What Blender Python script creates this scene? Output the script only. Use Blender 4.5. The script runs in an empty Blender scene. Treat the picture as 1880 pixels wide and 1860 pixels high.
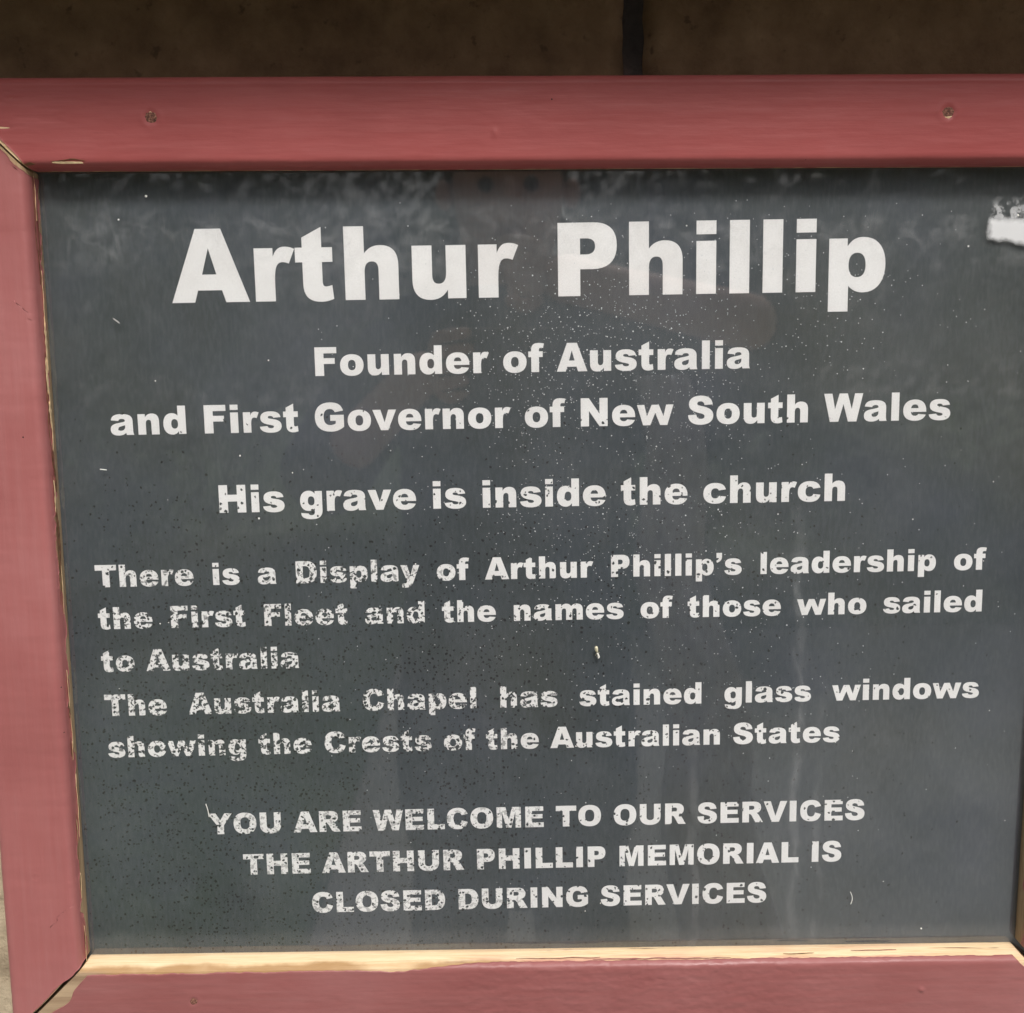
import bpy, bmesh, math, random
from mathutils import Vector, Matrix, noise
random.seed(7)
sc = bpy.context.scene
C = sc.collection

# ---------------------------------------------------------------- camera
cd = bpy.data.cameras.new("camera"); cam = bpy.data.objects.new("camera", cd); C.objects.link(cam)
cd.sensor_fit = 'HORIZONTAL'; cd.sensor_width = 36.0; cd.lens = 36.0 * 2000.0 / 1880.0
cd.clip_start = 0.01; cd.clip_end = 300.0
RX = Vector((0.99975917, -0.01303699, -0.01765303))      # right
RF = Vector((0.01037866, 0.9896553, -0.14308976))        # forward
RU = Vector((0.01933587, 0.14287209, 0.98955227))        # up
M = Matrix((RX, RU, -RF)).transposed().to_4x4(); M.translation = Vector((0.25481, -0.6712, 0.09993))
cam.matrix_world = M
sc.camera = cam

# ---------------------------------------------------------------- daylight
SUN_EL, SUN_AZ = math.radians(50), math.radians(14)      # azimuth to the right of straight-on
w = bpy.data.worlds.new("World"); sc.world = w; w.use_nodes = True
nt = w.node_tree; nt.nodes.clear()
sky = nt.nodes.new('ShaderNodeTexSky'); sky.sky_type = 'NISHITA'; sky.sun_disc = False
sky.sun_elevation = SUN_EL; sky.sun_rotation = math.pi - SUN_AZ
sky.air_density = 0.8; sky.dust_density = 5.0; sky.ozone_density = 0.6
hs = nt.nodes.new('ShaderNodeHueSaturation'); hs.inputs['Saturation'].default_value = 0.35
bg = nt.nodes.new('ShaderNodeBackground'); bg.inputs['Strength'].default_value = 0.05
ow = nt.nodes.new('ShaderNodeOutputWorld')
nt.links.new(sky.outputs[0], hs.inputs['Color']); nt.links.new(hs.outputs[0], bg.inputs[0]); nt.links.new(bg.outputs[0], ow.inputs[0])
sd = bpy.data.lights.new("sun", 'SUN'); sd.energy = 1.5; sd.angle = math.radians(13); sd.color = (1.0, 0.965, 0.925)
sun = bpy.data.objects.new("sun", sd); C.objects.link(sun)
sdir = Vector((math.sin(SUN_AZ) * math.cos(SUN_EL), -math.cos(SUN_AZ) * math.cos(SUN_EL), math.sin(SUN_EL)))
sun.rotation_euler = sdir.to_track_quat('Z', 'Y').to_euler()
sun.location = sdir * 5
sc.view_settings.view_transform = 'Standard'; sc.view_settings.look = 'None'
sc.view_settings.exposure = 1.08; sc.view_settings.gamma = 1.0; sc.view_settings.use_curve_mapping = False

# ---------------------------------------------------------------- helpers
def link(name, me, mat=None, parent=None, loc=None, rot=None):
    o = bpy.data.objects.new(name, me); C.objects.link(o)
    if mat is not None and me is not None:
        for m in (mat if isinstance(mat, (list, tuple)) else [mat]): me.materials.append(m)
    if parent: o.parent = parent
    if loc is not None: o.location = loc
    if rot is not None: o.rotation_euler = rot
    return o
def tag(o, label=None, cat=None, group=None, kind=None):
    for k, v in (('label', label), ('category', cat), ('group', group), ('kind', kind)):
        if v: o[k] = v
    return o
def bm_obj(name, bm, mat, parent=None, loc=None, rot=None, smooth=False):
    me = bpy.data.meshes.new(name); bm.normal_update(); bm.to_mesh(me); bm.free()
    if smooth:
        for p in me.polygons: p.use_smooth = True
    return link(name, me, mat, parent, loc, rot)
def pydata(name, vs, fs, mat, parent=None, smooth=False, loc=None, rot=None):
    me = bpy.data.meshes.new(name); me.from_pydata(vs, [], fs); me.update()
    if smooth:
        for p in me.polygons: p.use_smooth = True
    return link(name, me, mat, parent, loc, rot)
def box(bm, x0, x1, y0, y1, z0, z1, bev=0.0):
    r = bmesh.ops.create_cube(bm, size=1.0)
    for v in r['verts']:
        v.co = Vector((x0 + (v.co.x + .5) * (x1 - x0), y0 + (v.co.y + .5) * (y1 - y0), z0 + (v.co.z + .5) * (z1 - z0)))
    if bev:
        es = list({e for v in r['verts'] for e in v.link_edges})
        bmesh.ops.bevel(bm, geom=es, offset=bev, segments=2, profile=.5, affect='EDGES')
def smooth01(a, b, x):
    t = max(0.0, min(1.0, (x - a) / (b - a))); return t * t * (3 - 2 * t)
def n1(x, s=0.0): return noise.noise(Vector((x, s, s * 1.7 + 3.1)))

class NT:
    def __init__(s, name):
        s.m = bpy.data.materials.new(name); s.m.use_nodes = True; s.t = s.m.node_tree
        s.b = s.t.nodes['Principled BSDF']; s.o = s.t.nodes['Material Output']
    def n(s, typ, **kw):
        x = s.t.nodes.new(typ)
        for k, v in kw.items():
            if k.startswith('i_'):
                key = k[2:]; key = int(key) if key.isdigit() else key.replace('_', ' ')
                x.inputs[key].default_value = v
            else: setattr(x, k, v)
        return x
    def l(s, a, b): s.t.links.new(a, b)
    def coord(s, scale=(1, 1, 1), loc=(0, 0, 0), rot=(0, 0, 0)):
        tc = s.n('ShaderNodeTexCoord'); mp = s.n('ShaderNodeMapping')
        mp.inputs['Scale'].default_value = scale; mp.inputs['Location'].default_value = loc; mp.inputs['Rotation'].default_value = rot
        s.l(tc.outputs['Object'], mp.inputs['Vector']); return mp.outputs[0]
    def noise(s, scale, detail=4, rough=.55, vec=None, dist=0.0):
        x = s.n('ShaderNodeTexNoise'); x.inputs['Scale'].default_value = scale; x.inputs['Detail'].default_value = detail
        x.inputs['Roughness'].default_value = rough; x.inputs['Distortion'].default_value = dist
        s.l(vec if vec else s.coord(), x.inputs['Vector']); return x.outputs['Fac']
    def ramp(s, fac, stops):
        r = s.n('ShaderNodeValToRGB'); e = r.color_ramp.elements
        while len(e) < len(stops): e.new(0.5)
        for k, (p, c) in enumerate(stops):
            e[k].position = p; e[k].color = (c[0], c[1], c[2], 1) if isinstance(c, tuple) else (c, c, c, 1)
        s.l(fac, r.inputs[0]); return r.outputs[0]
    def math(s, op, a, b=None, c=None, clamp=False):
        x = s.n('ShaderNodeMath', operation=op, use_clamp=clamp)
        for k, v in enumerate((a, b, c)):
            if v is None: continue
            if isinstance(v, (int, float)): x.inputs[k].default_value = v
            else: s.l(v, x.inputs[k])
        return x.outputs[0]
    def mr(s, v, a, b, c=0.0, d=1.0, smooth=True):
        x = s.n('ShaderNodeMapRange'); x.interpolation_type = 'SMOOTHSTEP' if smooth else 'LINEAR'
        s.l(v, x.inputs[0])
        for k, q in enumerate((a, b, c, d)): x.inputs[k + 1].default_value = q
        return x.outputs[0]
    def mix(s, f, a, b, mode='MIX'):
        x = s.n('ShaderNodeMix', data_type='RGBA', blend_type=mode)
        if isinstance(f, (int, float)): x.inputs[0].default_value = f
        else: s.l(f, x.inputs[0])
        for k, v in ((6, a), (7, b)):
            if isinstance(v, tuple): x.inputs[k].default_value = (v[0], v[1], v[2], 1)
            else: s.l(v, x.inputs[k])
        return x.outputs[2]
    def bump(s, h, strength, dist, nrm=None):
        x = s.n('ShaderNodeBump'); x.inputs['Strength'].default_value = strength; x.inputs['Distance'].default_value = dist
        s.l(h, x.inputs['Height'])
        if nrm: s.l(nrm, x.inputs['Normal'])
        return x.outputs[0]
    def set(s, **kw):
        for k, v in kw.items():
            k = k.replace('_', ' ')
            if isinstance(v, (int, float, tuple)): s.b.inputs[k].default_value = (v + (1,)) if isinstance(v, tuple) and len(v) == 3 else v
            else: s.l(v, s.b.inputs[k])
        return s

def wood_coord(m, along):   # grain stretched along the rail
    return m.coord(scale=(.05, 1, 1) if along == 'x' else (1, 1, .05))
def paint_mat(name, along, base=(.352, .087, .084), spec=.25):
    m = NT(name); wc = m.coord(scale=(.06, 1, 1) if along == 'x' else (1, 1, .06))
    big = m.noise(9, 5, .6); streak = m.noise(260, 4, .6, wc); mid = m.noise(60, 5, .6, m.coord(scale=(.3, 1, 1) if along == 'x' else (1, 1, .3)))
    c = m.ramp(big, [(.3, tuple(q * .90 for q in base)), (.5, base), (.72, (base[0] * 1.08, base[1] * 1.22, base[2] * 1.24))])
    c = m.mix(m.mr(streak, .35, .8, 0, .30), c, (base[0] * 1.15, base[1] * 1.5, base[2] * 1.5))
    c = m.mix(m.mr(m.noise(5, 4, .6, m.coord(loc=(7, 2, 4))), .42, .66, 0, .55), c, (base[0] * .80, base[1] * .72, base[2] * .72))
    c = m.mix(m.mr(mid, .55, .8, 0, .3), c, (base[0] * .76, base[1] * .6, base[2] * .6))
    vd = m.n('ShaderNodeTexVoronoi', feature='F1'); vd.inputs['Scale'].default_value = 95; m.l(m.coord(), vd.inputs['Vector'])
    dots = m.math('LESS_THAN', vd.outputs['Distance'], .045)
    rnd = m.n('ShaderNodeSeparateColor'); m.l(vd.outputs['Color'], rnd.inputs[0])
    dk = m.math('MULTIPLY', dots, m.math('GREATER_THAN', rnd.outputs[0], .86))
    lt = m.math('MULTIPLY', dots, m.math('LESS_THAN', rnd.outputs[1], .10))
    c = m.mix(dk, c, (.03, .015, .012)); c = m.mix(lt, c, (.62, .50, .46))
    h = m.math('ADD', m.math('MULTIPLY', streak, .5), m.math('MULTIPLY', m.noise(45, 6, .6, m.coord(scale=(.35, 1, 1) if along == 'x' else (1, 1, .35))), 1.3))
    m.set(Base_Color=c, Roughness=m.mr(mid, .3, .7, .34, .5), Normal=m.bump(h, .45, .0008), IOR=1.46)
    m.b.inputs['Specular IOR Level'].default_value = spec
    return m.m
def bare_wood(name, along, dim=1.0):
    m = NT(name); wc = wood_coord(m, along)
    g = m.noise(420, 5, .65, wc, 1.5); b = m.noise(18, 4, .6, m.coord(scale=(.25, 1, 1) if along == 'x' else (1, 1, .25)))
    c = m.ramp(g, [(.25, (.40 * dim, .23 * dim, .10 * dim)), (.5, (.66 * dim, .47 * dim, .27 * dim)), (.75, (.76 * dim, .58 * dim, .36 * dim))])
    c = m.mix(m.mr(b, .55, .75, 0, .75), c, (.44, .22, .07))
    # paint that soaked into the grain and grime in thin strokes
    st = m.noise(150, 4, .6, wc); st2 = m.noise(14, 3, .5)
    soak = m.math('MULTIPLY', m.mr(st, .53, .62), m.mr(st2, .42, .6))
    c = m.mix(m.math('MULTIPLY', soak, .6), c, (.46, .17, .13))
    gr = m.math('MULTIPLY', m.mr(m.noise(200, 4, .6, wc), .62, .67), m.mr(m.noise(25, 2), .5, .6))
    c = m.mix(m.math('MULTIPLY', gr, .8), c, (.10, .045, .02))
    m.set(Base_Color=c, Roughness=.75, Normal=m.bump(g, .35, .0005)); return m.m
def bottom_wood():
    m = NT("bare_wood_bottom"); wc = wood_coord(m, 'x')
    g = m.noise(380, 5, .65, wc, 1.2)
    c = m.ramp(g, [(.25, (.56, .38, .20)), (.5, (.72, .54, .33)), (.75, (.80, .63, .42))])
    sp = m.n('ShaderNodeSeparateXYZ'); tc = m.n('ShaderNodeTexCoord'); m.l(tc.outputs['Object'], sp.inputs[0]); X, Y, Z = sp.outputs
    wv = m.math('MULTIPLY', m.math('SUBTRACT', m.noise(30, 4, .6), .5), .010)
    dirty = m.math('MULTIPLY', m.mr(m.math('ADD', Y, wv), -.0150, -.0105, 1, 0), m.mr(m.noise(12, 4, .6), .36, .55, .35, 1))
    c = m.mix(m.math('MULTIPLY', dirty, m.mr(X, .26, .34, .85, .2)), c, (.30, .165, .06))
    soak = m.math('MULTIPLY', m.mr(m.noise(130, 5, .6, wc), .47, .56), m.math('MULTIPLY', m.mr(X, .22, .30), m.mr(m.noise(11, 3, .5), .38, .56)))
    c = m.mix(m.math('MULTIPLY', m.math('MULTIPLY', soak, m.mr(m.math('ADD', Y, wv), -.013, -.006, 1, .35)), .75), c, (.47, .20, .16))
    gr = m.math('MULTIPLY', m.mr(m.noise(190, 4, .6, wc), .60, .64), m.math('MULTIPLY', m.mr(m.noise(23, 2), .48, .58), m.mr(X, .2, .3)))
    c = m.mix(m.math('MULTIPLY', gr, .9), c, (.12, .045, .025))
    grey = m.math('MULTIPLY', m.mr(Z, -.0035, -.0012, 1, 0), m.mr(X, .006, .026, 1, 0))
    c2 = m.ramp(m.noise(120, 5, .6, wc), [(.35, (.24, .16, .10)), (.6, (.42, .31, .20))])
    c = m.mix(m.math('MULTIPLY', grey, .85), c, c2)
    m.set(Base_Color=c, Roughness=.75, Normal=m.bump(g, .4, .0006)); return m.m
def weathered_wood(name):
    m = NT(name); g = m.noise(150, 5, .65, m.coord(scale=(.2, 1, 1)), .8)
    c = m.ramp(g, [(.3, (.14, .085, .05)), (.5, (.30, .20, .13)), (.72, (.44, .33, .22))])
    m.set(Base_Color=c, Roughness=.85, Normal=m.bump(g, .5, .0006)); return m.m
def stone_mat(name, lo, mid, hi):
    m = NT(name); b = m.noise(5, 6, .6); f = m.noise(160, 6, .7); mdn = m.noise(38, 5, .6)
    c = m.ramp(m.math('ADD', m.math('MULTIPLY', b, .5), m.math('MULTIPLY', mdn, .5)), [(.34, lo), (.5, mid), (.66, hi)])
    c = m.mix(m.mr(f, .5, .8, 0, .55), c, lo); c = m.mix(m.mr(m.noise(90, 3), .62, .74, 0, .6), c, tuple(q * .35 for q in lo))
    h = m.math('ADD', m.math('MULTIPLY', f, .45), mdn)
    m.set(Base_Color=c, Roughness=.93, Normal=m.bump(h, .8, .004)); return m.m
def plain(name, col, rough=.6, var=.25, scale=30, **kw):
    m = NT(name); c = m.ramp(m.noise(scale, 4), [(.3, tuple(q * (1 - var) for q in col)), (.7, tuple(min(1, q * (1 + var)) for q in col))])
    m.set(Base_Color=c, Roughness=rough, **kw); return m.m

M_PX, M_PZ = paint_mat("oxblood_paint", 'x'), paint_mat("oxblood_paint_sheen", 'z', (.345, .118, .114), .4)  # upright rails' copy is paler: sky sheen put into the paint colour
M_PB = paint_mat("oxblood_paint_dull", 'x', (.285, .100, .096), .35)
M_WX, M_WZ = bare_wood("bare_wood_x", 'x'), bare_wood("bare_wood_z", 'z', .55)
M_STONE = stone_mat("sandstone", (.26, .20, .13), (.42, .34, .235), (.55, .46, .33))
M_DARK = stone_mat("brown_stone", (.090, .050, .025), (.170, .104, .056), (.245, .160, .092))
M_MORTAR = stone_mat("mortar", (.012, .010, .011), (.05, .04, .037), (.15, .11, .095))
M_DIRT = plain("dark_gap", (.012, .008, .006), .95)
M_RUST = plain("rusty_metal", (.10, .045, .025), .8, .5, 600)

# ---------------------------------------------------------------- mould specks shared by print and letters
def speck_nodes(m, ox, oz, size):
    """mask of little dark mould spots, thickest in the lower left of the sheet; ox, oz shift object space to sheet space"""
    tc = m.n('ShaderNodeTexCoord'); mp = m.n('ShaderNodeMapping'); mp.inputs['Location'].default_value = (ox, 0, oz)
    m.l(tc.outputs['Object'], mp.inputs[0])
    sp = m.n('ShaderNodeSeparateXYZ'); m.l(mp.outputs[0], sp.inputs[0]); X, Z = sp.outputs[0], sp.outputs[2]
    flat = m.n('ShaderNodeCombineXYZ'); m.l(X, flat.inputs[0]); m.l(Z, flat.inputs[1]); V = flat.outputs[0]
    wob = m.noise(14, 3, .5, V)
    Xw = m.math('ADD', X, m.math('MULTIPLY', m.math('SUBTRACT', wob, .5), .22))
    Zw = m.math('ADD', Z, m.math('MULTIPLY', m.math('SUBTRACT', wob, .5), .12))
    core = m.math('MULTIPLY', m.mr(Xw, .22, .36, 1, 0), m.mr(Zw, .19, .33, 1, 0))
    thin = m.math('MULTIPLY', m.mr(Xw, .34, .60, 1, 0), m.mr(Zw, .27, .37, 1, .0))
    edge = m.mr(X, .0, .05, .35, 1)
    dens = m.math('MULTIPLY', m.math('MAXIMUM', core, m.math('MULTIPLY', thin, .36)), edge)
    dv = m.n('ShaderNodeTexNoise'); dv.inputs['Scale'].default_value = 500; dv.inputs['Detail'].default_value = 2; m.l(V, dv.inputs['Vector'])
    add = m.n('ShaderNodeVectorMath', operation='MULTIPLY_ADD'); m.l(dv.outputs['Color'], add.inputs[0])
    add.inputs[1].default_value = (.0022, .0022, 0); m.l(V, add.inputs[2])
    vo = m.n('ShaderNodeTexVoronoi', feature='F1'); vo.inputs['Scale'].default_value = 370; m.l(add.outputs[0], vo.inputs['Vector'])
    rs = m.n('ShaderNodeSeparateColor'); m.l(vo.outputs['Color'], rs.inputs[0])
    on = m.math('LESS_THAN', rs.outputs[0], m.math('MULTIPLY', dens, .9))
    rad = m.math('MULTIPLY_ADD', rs.outputs[1], size * .55, size * .5)
    spot = m.math('MULTIPLY', m.mr(m.math('SUBTRACT', vo.outputs['Distance'], rad), -.05, .05, 1, 0), on)
    v2 = m.n('ShaderNodeTexVoronoi', feature='F1'); v2.inputs['Scale'].default_value = 540
    sh = m.n('ShaderNodeVectorMath', operation='ADD'); m.l(add.outputs[0], sh.inputs[0]); sh.inputs[1].default_value = (3.3, 1.7, 0); m.l(sh.outputs[0], v2.inputs['Vector'])
    r2 = m.n('ShaderNodeSeparateColor'); m.l(v2.outputs['Color'], r2.inputs[0])
    on2 = m.math('LESS_THAN', r2.outputs[0], m.math('MULTIPLY', m.math('MULTIPLY', dens, m.mr(wob, .35, .62, .15, 1)), .42))
    spot2 = m.math('MULTIPLY', m.mr(m.math('SUBTRACT', v2.outputs['Distance'], m.math('MULTIPLY_ADD', r2.outputs[1], size * .6, size * .5)), -.06, .06, 1, 0), on2)
    spot = m.math('MAXIMUM', spot, m.math('MULTIPLY', spot2, .85))
    return spot, dens, V, Z

def letters_mat():
    m = NT("white_lettering"); spot, dens, V, Z = speck_nodes(m, .0180, .2900, .36)
    # worn, crackled bits of the print along with the spots
    r = m.noise(330, 5, .65, V, .6)
    wear = m.math('MULTIPLY', m.mr(r, .535, .565), m.math('MULTIPLY', m.mr(dens, .35, .85, 0, 1), m.mr(Z, .085, .145, .45, 1)))
    k = m.math('MAXIMUM', spot, wear)
    base = m.ramp(m.noise(24, 5, .6, V), [(.3, (.82, .81, .80)), (.6, (.89, .89, .885))])
    base = m.mix(m.mr(m.noise(900, 2, .5, V), .3, .8, 0, .14), base, (.45, .45, .44))
    c = m.mix(k, base, (.035, .042, .045))
    m.set(Base_Color=c, Roughness=.6); return m.m
def sheet_mat():
    m = NT("slate_print"); spot, dens, V, Z = speck_nodes(m, 0, 0, .29)
    fl = m.n('ShaderNodeMapping'); fl.inputs['Scale'].default_value = (1, .25, 1); m.l(V, fl.inputs[0])
    c = m.ramp(m.noise(9, 6, .6, V), [(.3, (.036, .045, .046)), (.5, (.045, .057, .066)), (.7, (.052, .063, .082))])
    c = m.mix(m.mr(m.noise(4, 2, .5, V), .45, .7, 0, .5), c, (.058, .064, .052))
    c = m.mix(m.mr(m.noise(500, 3, .6, fl.outputs[0]), .35, .75, 0, .25), c, (.115, .128, .138))
    c = m.mix(m.math('MULTIPLY', spot, .97), c, (.004, .0045, .0045))
    m.set(Base_Color=c, Roughness=.55); return m.m
def glass_mat():
    m = NT("dusty_glass"); t = m.t; t.nodes.remove(m.b)
    co = m.coord()
    cloud = m.noise(7, 6, .6, co, .5); fine = m.noise(70, 6, .7, m.coord(scale=(1, 1, .45)), .8)
    sp = m.n('ShaderNodeSeparateXYZ'); tc = m.n('ShaderNodeTexCoord'); m.l(tc.outputs['Object'], sp.inputs[0])
    X, Z = sp.outputs[0], sp.outputs[2]
    top = m.math('MULTIPLY', m.mr(Z, .42, .468), m.mr(Z, .466, .482, 1, 0))
    smear = m.math('MULTIPLY', m.math('MULTIPLY', top, m.mr(m.noise(75, 7, .72, co, .6), .47, .68)), .065)
    low = m.math('MULTIPLY', m.math('MULTIPLY', m.mr(Z, .0025, .008), m.mr(Z, .009, .018, 1, 0)), .018)  # pale band painted in as the bottom rail's wood mirrored in the glass
    dust_glare = m.math('ADD', m.math('MULTIPLY', m.mr(cloud, .35, .7, .004, .022), 1.0), m.math('MULTIPLY', m.mr(fine, .5, .75), .012))
    # pale streaks painted in for the mirrored coat edge
    wv = m.math('ADD', X, m.math('MULTIPLY', m.math('SUBTRACT', m.noise(9, 4, .6, co), .5), .045))
    mirror_streak = None
    for x0, wd, z0, z1, a in ((.463, .006, -.02, .33, .050), (.478, .004, .0, .20, .030), (.399, .005, .01, .17, .040), (.452, .008, .02, .13, .022)):
        d = m.math('ABSOLUTE', m.math('SUBTRACT', wv, x0))
        g = m.math('MULTIPLY', m.mr(d, 0, wd, 1, 0), m.math('MULTIPLY', m.mr(Z, z1 - .08, z1, 1, 0), m.mr(fine, .40, .62)))
        g = m.math('MULTIPLY', g, a); mirror_streak = g if mirror_streak is None else m.math('ADD', mirror_streak, g)
    dust_glare = m.math('ADD', m.math('ADD', dust_glare, smear), m.math('ADD', mirror_streak, low))
    # sky glare painted as a white patch by the right edge
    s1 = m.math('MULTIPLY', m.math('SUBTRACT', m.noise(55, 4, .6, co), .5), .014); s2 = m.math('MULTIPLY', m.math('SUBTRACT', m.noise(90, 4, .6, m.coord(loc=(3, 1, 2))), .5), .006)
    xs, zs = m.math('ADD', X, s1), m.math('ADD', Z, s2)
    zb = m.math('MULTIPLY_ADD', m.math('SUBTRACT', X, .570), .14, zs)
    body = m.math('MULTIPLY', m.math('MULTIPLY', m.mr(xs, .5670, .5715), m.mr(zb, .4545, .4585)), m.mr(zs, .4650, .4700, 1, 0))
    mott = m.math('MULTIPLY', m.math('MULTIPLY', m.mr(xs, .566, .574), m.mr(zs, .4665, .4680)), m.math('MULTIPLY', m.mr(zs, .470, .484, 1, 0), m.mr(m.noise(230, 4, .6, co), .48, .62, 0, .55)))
    dust_glare = m.math('MAXIMUM', dust_glare, m.math('MAXIMUM', m.math('MULTIPLY', body, .93), mott))
    tr = m.n('ShaderNodeBsdfTransparent'); tr.inputs[0].default_value = (.985, .985, .985, 1)
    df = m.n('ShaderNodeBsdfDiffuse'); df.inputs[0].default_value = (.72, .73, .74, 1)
    mx = m.n('ShaderNodeMixShader'); m.l(dust_glare, mx.inputs[0]); m.l(tr.outputs[0], mx.inputs[1]); m.l(df.outputs[0], mx.inputs[2])
    gl = m.n('ShaderNodeBsdfGlossy'); gl.inputs['Roughness'].default_value = .035
    fr = m.n('ShaderNodeFresnel'); fr.inputs[0].default_value = 1.52
    ge = m.n('ShaderNodeNewGeometry')
    k = m.math('MULTIPLY', fr.outputs[0], m.math('MULTIPLY', m.math('SUBTRACT', 1.0, ge.outputs['Backfacing']), 2.1), clamp=True)   # both faces of the pane mirror
    m2 = m.n('ShaderNodeMixShader'); m.l(k, m2.inputs[0]); m.l(mx.outputs[0], m2.inputs[1]); m.l(gl.outputs[0], m2.inputs[2])
    m.l(m2.outputs[0], m.o.inputs[0]); return m.m

# ================================================================ SETTING: wall, ledge, ground
GZ = -1.38
WY = 0.013
def block(w, h, d, nx, nz, seed, amp):
    """stone block, front face rough; local origin lower left of the front"""
    vs, fs = [], []
    for j in range(nz + 1):
        for i in range(nx + 1):
            x, z = w * i / nx, h * j / nz
            e = min(x, w - x, z, h - z)
            y = (noise.fractal(Vector((x * 9 + seed, z * 9, seed)), .9, 2.0, 5) * amp
                 + noise.fractal(Vector((x * 60, z * 60, seed)), .8, 2.0, 3) * amp * .35)
            y += .006 * (1 - smooth01(0, .008, e)) + .0
            k_ = .0016 * (1 - smooth01(0, .012, e)) if amp < .004 and w < 3 else 0
            vs.append((x + k_ * noise.noise(Vector((x * 70, z * 70, seed + 9))), y, z + k_ * noise.noise(Vector((x * 70, z * 70, seed + 19)))))
    for j in range(nz):
        for i in range(nx):
            a = j * (nx + 1) + i; fs.append((a, a + 1, a + nx + 2, a + nx + 1))
    ring = ([j0 for j0 in range(nx + 1)] + [(j + 1) * (nx + 1) + nx for j in range(nz)]
            + [nz * (nx + 1) + i for i in range(nx - 1, -1, -1)] + [j * (nx + 1) for j in range(nz - 1, 0, -1)])
    b0 = len(vs)
    for k in ring: vs.append((vs[k][0], d, vs[k][2]))
    nr = len(ring)
    for k in range(nr): fs.append((ring[k], b0 + k, b0 + (k + 1) % nr, ring[(k + 1) % nr]))
    fs.append(tuple(b0 + k for k in range(nr - 1, -1, -1))) 
    return vs, fs
wall = link("church_wall", None, loc=(0, WY, 0))
tag(wall, "rough sandstone church wall behind the red framed notice board", "wall")
CH, J = .285, .0125
courses = []
z = .055 + CH + .0  # top of the dark brown course, just under the ledge
z_top = .338
rows = [(z_top - CH, CH)]
zz = z_top - CH - J
while zz > GZ + .02:
    h = min(.21 if len(rows) == 1 else CH, zz - GZ + .05); rows.append((zz - h, h)); zz -= h + J
for r, (z0, h) in enumerate(rows):
    if r == 0: joints = [-1.75, -1.08, -.37, .34, 1.02, 1.7, 2.4]
    else:
        off = (r * .37) % .7; joints = [-1.75 + off * .5] + [-1.1 + off + .68 * k + random.uniform(-.05, .05) for k in range(4)] + [2.4]
        if r in (1, 2): joints = [-1.7, -1.0, -.41 + .05 * r, .13, .82, 1.5, 2.4]
    for a, b in zip(joints[:-1], joints[1:]):
        fine = (r == 0 and a in (-.37, .34)) or (r in (1, 2) and a < -.07 < b)
        nx, nz = (180, 70) if fine else (26, 12)
        vs, fs = block(b - a - J, h, .10, nx, nz, r * 3.3 + a * 2, .0035 if r else .0018)
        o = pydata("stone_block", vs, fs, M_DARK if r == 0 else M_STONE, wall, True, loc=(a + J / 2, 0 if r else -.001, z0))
        if r == 0 and a == -.37: o['label'] = "dark brown stone above the board, left of the dark joint"
        if r == 0 and a == .34: o['label'] = "dark brown stone above the board, right of the dark joint"
# recessed mortar
vs, fs = block(4.2, 1.75, .06, 420, 180, 5.5, .0022)
pydata("mortar", vs, fs, M_MORTAR, wall, True, loc=(-1.78, .0052, GZ - .02))
ledge_vs, ledge_fs = block(4.2, .14, .24, 220, 20, 2.2, .002)
o = pydata("string_course", ledge_vs, ledge_fs, M_STONE, wall, True, loc=(-1.78, -.1300, .343))
uv, uf = block(4.2, 1.5, .10, 60, 20, 9.2, .004)
pydata("upper_stonework", uv, uf, M_STONE, wall, True, loc=(-1.78, .0, .486))

bm = bmesh.new(); bmesh.ops.create_grid(bm, x_segments=40, y_segments=40, size=60)
pv = NT("pavement"); c = pv.ramp(pv.noise(3, 6, .6), [(.3, (.27, .265, .25)), (.7, (.38, .37, .345))])
pv.set(Base_Color=c, Roughness=.9, Normal=pv.bump(pv.noise(60, 4), .4, .01))
o = bm_obj("ground", bm, pv.m, loc=(0, -30, GZ)); tag(o, kind='structure')

# hedge and lawn across the path: what the glass mirrors
bm = bmesh.new()
box(bm, -14, 14, -30, -4.9, GZ - .05, GZ + .03); box(bm, -14, -.25, -4.9, -1.1, GZ - .05, GZ + .03)
o = bm_obj("lawn", bm, plain("grass", (.060, .100, .035), .9, .5, 8)); tag(o, kind='structure')


M_LEAF = plain("hedge_leaves", (.045, .085, .028), .5, .6, 2.5)
M_BARK = plain("bark", (.10, .07, .05), .9, .4, 20)
def leafy(name, x0, x1, y0, y1, z0, z1, n, label, cat, seed):
    rnd = random.Random(seed); root = link(name, None, loc=((x0 + x1) / 2, (y0 + y1) / 2, GZ))
    vs, fs = [], []; cx, cy, cz = (x0 + x1) / 2, (y0 + y1) / 2, (z0 + z1) / 2; hx, hy, hz = (x1 - x0) / 2, (y1 - y0) / 2, (z1 - z0) / 2
    while len(fs) < n:
        p = Vector([rnd.uniform(-1, 1) for _ in range(3)])
        q = (abs(p.x) ** 3 + abs(p.y) ** 3 + abs(p.z) ** 3) ** (1 / 3)
        if q > 1 + .25 * noise.noise(p * 2.5 + Vector((seed, 0, 0))) or q < .55: continue
        c = Vector((p.x * hx, p.y * hy, p.z * hz + cz - GZ)); d = Vector([rnd.gauss(0, 1) for _ in range(3)]).normalized(); e = d.orthogonal().normalized() * .055; g = d.cross(e)
        k = len(vs); vs += [c - e, c + g * .6, c + e, c - g * .6]; fs.append((k, k + 1, k + 2, k + 3))
    o = pydata("foliage", vs, fs, M_LEAF, root); o['kind'] = 'stuff'
    bm = bmesh.new(); r_ = bmesh.ops.create_cone(bm, cap_ends=True, segments=8, radius1=.08, radius2=.04, depth=z1 - GZ)
    for v in bm.verts: v.co.z += (z1 - GZ) / 2 - .1
    bm_obj("trunk", bm, M_BARK, root); tag(root, label, cat)
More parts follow.
